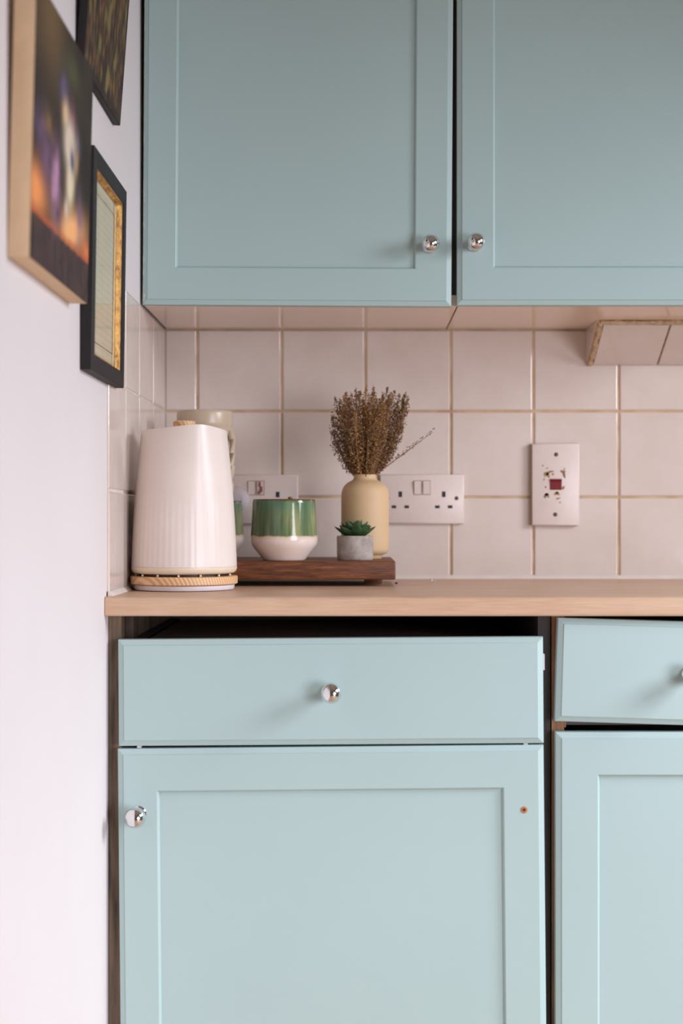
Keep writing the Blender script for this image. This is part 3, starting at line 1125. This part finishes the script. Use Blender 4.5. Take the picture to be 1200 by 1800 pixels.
# jug behind the kettle
jug = thing('jug', W(-237, 222, BZ), 'tall cream stoneware jug with banded rim rising behind the kettle', 'jug')
bm = bmesh.new()
lathe(bm, [(.030, 0), (.033, .002), (.036, .02), (.0385, .06), (.0375, .11), (.0365, .16), (.0385, .195), (.0415, .208), (.0432, .212), (.0442, .214), (.0448, .218),
           (.0450, .232), (.0446, .2360), (.0432, .2372), (.0415, .2362), (.0400, .225), (.036, .19), (.034, .10), (.031, .012), (0, .010)], 64)
obj('jug_body', bm, M['jug'], jug, smooth=60)
bm = bmesh.new()
pts = [(.038, -.004, .208), (.0415, -.006, .203), (.0445, -.008, .192), (.0450, -.009, .170), (.0440, -.009, .150), (.0425, -.008, .138), (.0385, -.006, .128)]
tube(bm, pts, [.006, .0058, .0052, .0050, .0050, .0054, .006], 10)
obj('handle', bm, M['jug'], jug)
bm = bmesh.new()
bmesh.ops.create_uvsphere(bm, u_segments=16, v_segments=10, radius=1)
for v in bm.verts: v.co = Vector((v.co.x * .0062, v.co.y * .006, v.co.z * .0135))
obj('handle_end', bm, M['jug'], jug, (.0412, -.009, .1155))

# vase
bm = bmesh.new()
lathe(bm, [(.026, 0), (.0272, .0008), (.0275, .0050), (.0290, .0062), (.0345, .0085), (.0378, .0120), (.0390, .0165), (.0392, .030), (.0392, .100), (.0388, .1075), (.0372, .1145),
           (.0340, .1200), (.0290, .1245), (.0235, .1275), (.0205, .1292), (.0190, .1315), (.0186, .1345), (.0188, .1372), (.0182, .1382), (.0172, .1378),
           (.0168, .134), (.0170, .128), (.030, .118), (.034, .10), (.034, .02), (0, .012)], 64)
vase = obj('vase', bm, M['vase'], None, W(20, 166, BZ), smooth=60)
tag(vase, 'matt cream bottle-shaped vase with short neck holding the dried flowers', 'vase')

# concrete pot with succulent
suc = thing('potted_succulent', W(3.5, 246, BZ), 'small dark green succulent in a rough grey concrete pot in front of vase', 'plant')
bm = bmesh.new()
rr = random.Random(8)
lathe(bm, [(.0270, 0), (.0283, .0012), (.0288, .010), (.0288, .0365), (.0280, .0385), (.0255, .0385), (.0245, .0370), (.0240, .033)], 56,
      lambda a, r, z: (r + .0003 * math.sin(5 * a + z * 300), z), cap=False)
bmesh.ops.contextual_create(bm, geom=[e for e in bm.edges if e.is_boundary and all(abs(v.co.z) < 1e-6 for v in e.verts)])
obj('concrete_pot', bm, M['concrete'], suc, smooth=50)
bm = bmesh.new()
lathe(bm, [(.0238, .0330), (.0238, .0345), (0, .0355)], 32)
obj('soil', bm, M['soil'], suc)


def leaf_bm(ln, wd, th, curl):
    b = bmesh.new()
    ns, nr = 9, 10
    rings = []
    for i in range(ns + 1):
        t = i / ns
        w = wd * (math.sin(math.pi * min(1, .12 + .88 * t) ** .85) ** .8) * (1 if t < .95 else .5)
        w = max(w, .0003)
        if i == ns: w = .0002
        x = ln * t
        z = curl * t * t
        ring = []
        for k in range(nr):
            a = 2 * math.pi * k / nr
            yy = w * math.cos(a)
            zz = th * math.sin(a) * (w / wd) * (1.0 if math.sin(a) < 0 else .45) + .35 * w * abs(math.cos(a)) ** 2
            ring.append(b.verts.new((x, yy, z + zz)))
        rings.append(ring)
    for p, q in zip(rings, rings[1:]):
        for k in range(nr): b.faces.new((p[k], p[(k + 1) % nr], q[(k + 1) % nr], q[k]))
    b.faces.new(list(reversed(rings[0]))); b.faces.new(rings[-1])
    return b


for ring, (cnt, ln, wd, pitch, off) in enumerate(((8, .0370, .0100, 27, 4), (7, .0305, .0098, 46, 28), (5, .0265, .0082, 64, 10), (3, .0215, .006, 80, 40))):
    for k in range(cnt):
        b = leaf_bm(ln * rr.uniform(.92, 1.06), wd, .0034, .004)
        az = R(off + 360 * k / cnt + rr.uniform(-6, 6))
        o = obj('leaf', b, M['leaf'], suc, (.0030 * math.cos(az), .0030 * math.sin(az), .0355 + .001 * ring), (0, -R(pitch + rr.uniform(-4, 4)), az), smooth=60)

# dried flowers
bq = thing('dried_flower_bunch', W(20, 166, BZ + 134), 'dense bunch of dried brown and ochre seed heads standing in the cream vase', 'flowers')
rf = random.Random(21)


def add_grain(b, p, s):
    d = Vector((rf.uniform(-1, 1), rf.uniform(-1, 1), rf.uniform(-.2, 1.2))).normalized()
    a = d.orthogonal().normalized(); c = d.cross(a)
    v = [b.verts.new(p - d * s * 1.1), b.verts.new(p + d * s * 1.3)]
    q = [b.verts.new(p + a * s * .62), b.verts.new(p + (-a * .31 + c * .54) * s), b.verts.new(p + (-a * .31 - c * .54) * s)]
    for i in range(3):
        b.faces.new((v[0], q[(i + 1) % 3], q[i])); b.faces.new((v[1], q[i], q[(i + 1) % 3]))


def spray(az, out, hgt, r0, seeds, full=1.0, curve=.7):
    """one stem with its plume: out = sideways reach at the tip, hgt = rise over the rim"""
    dirv = Vector((math.cos(az), math.sin(az), 0))
    def at(t):
        # t from -0.35 (inside the neck) to 1
        if t < 0:
            return dirv * r0 * (1 + t * .9) + Vector((0, 0, t * .085))
        return dirv * (r0 + (out - r0) * (t ** curve)) + Vector((.008 * t, 0, hgt * t))
    b = bmesh.new()
    tube(b, [at(-.35 + 1.33 * i / 12) for i in range(13)], [.0008 - .0004 * i / 12 for i in range(13)], 4)
    for k in range(seeds):
        t = .05 + .97 * (k / seeds) + rf.uniform(-.02, .02)
        ax = at(min(t, 1))
        env = full * .0138 * (math.sin(math.pi * min(1, max(0, .10 + .86 * t))) ** .5) * (.55 + .45 * min(1, t * 2.2))
        if t > .93: env *= .45
        an = rf.uniform(0, 2 * math.pi)
        rad = env * math.sqrt(rf.random())
        p = ax + Vector((math.cos(an) * rad, math.sin(an) * rad, rf.uniform(-.002, .005)))
        add_grain(b, p, rf.uniform(.0010, .0022))
    return b


nspray = 0
# layers: back to front, wide and narrow ones
plan = []
for i in range(46):
    az = rf.uniform(0, 2 * math.pi)
    out = .064 * math.sqrt(rf.uniform(.02, 1.0))
    hg = .136 - .018 * (out / .062) ** 2 + rf.uniform(-.020, .010)
    plan.append((az, out, hg))
# outline stems seen against the tiles
plan += [(R(180), .056, .128), (R(176), .062, .098), (R(186), .050, .124), (R(4), .058, .136), (R(-6), .062, .128), (R(2), .055, .112),
         (R(172), .060, .075), (R(8), .052, .085), (R(170), .040, .138), (R(60), .012, .146), (R(250), .020, .144), (R(-20), .030, .142)]
for az, out, hg in plan:
    b = spray(az, out, hg, .0125 * min(1, .3 + out / .04), 300, rf.uniform(.8, 1.1), .62)
    obj('flower_spray', b, M['seed'], bq, smooth=0)
# loose stems sticking out sideways
b = spray(R(-12), .106, .074, .012, 60, .22, 1.0)
obj('flower_spray', b, M['seed'], bq, smooth=0)
b = spray(R(192), .062, .056, .012, 40, .25, .9)
obj('flower_spray', b, M['seed'], bq, smooth=0)
b = spray(R(-5), .075, .052, .012, 34, .3, 1.0)
obj('flower_spray', b, M['seed'], bq, smooth=0)
bm = bmesh.new()
for i in range(70):
    az = rf.uniform(0, 2 * math.pi); out = rf.uniform(.01, .047); r0 = .0135 * math.sqrt(rf.random())
    d = Vector((math.cos(az), math.sin(az), 0))
    tube(bm, [d * r0 + Vector((0, 0, -.02)), d * (r0 + out * .15) + Vector((0, 0, .006)), d * (r0 + out * .6) + Vector((0, 0, .034)), d * (r0 + out) + Vector((0, 0, .075))], .0006, 4)
tag(obj('fine_stems', bm, M['stem'], bq, smooth=0), kind='stuff')

# scrap on the worktop
bm = bmesh.new()
pts = []
for i in range(20):
    a = i / 19 * 4.4
    pts.append((.0042 * math.cos(a), .006 * math.sin(a) - .002 * i / 19, .0011 + .0045 * (i / 19)))
tube(bm, pts, .0008, 6)
sc = obj('curled_offcut', bm, M['bright_plastic'], None, W(132, 150, WT) + Vector((0, 0, -.0002)))
tag(sc, 'tiny curled white offcut lying on the worktop below the right socket', 'scrap')
bm = bmesh.new()
bmesh.ops.create_icosphere(bm, subdivisions=1, radius=.0028)
for v in bm.verts: v.co *= 1 + .3 * mnoise.noise(v.co * 900)
for v in bm.verts: v.co.z = v.co.z * .6 + .0016
cr = obj('crumb', bm, M['soil'], None, W(70, 215, WT))
tag(cr, 'small dark crumb on the worktop beside the walnut board', 'crumb')

if __name__ == '__main__':
    for b in list(bpy.data.meshes):
        if b.users == 0: bpy.data.meshes.remove(b)
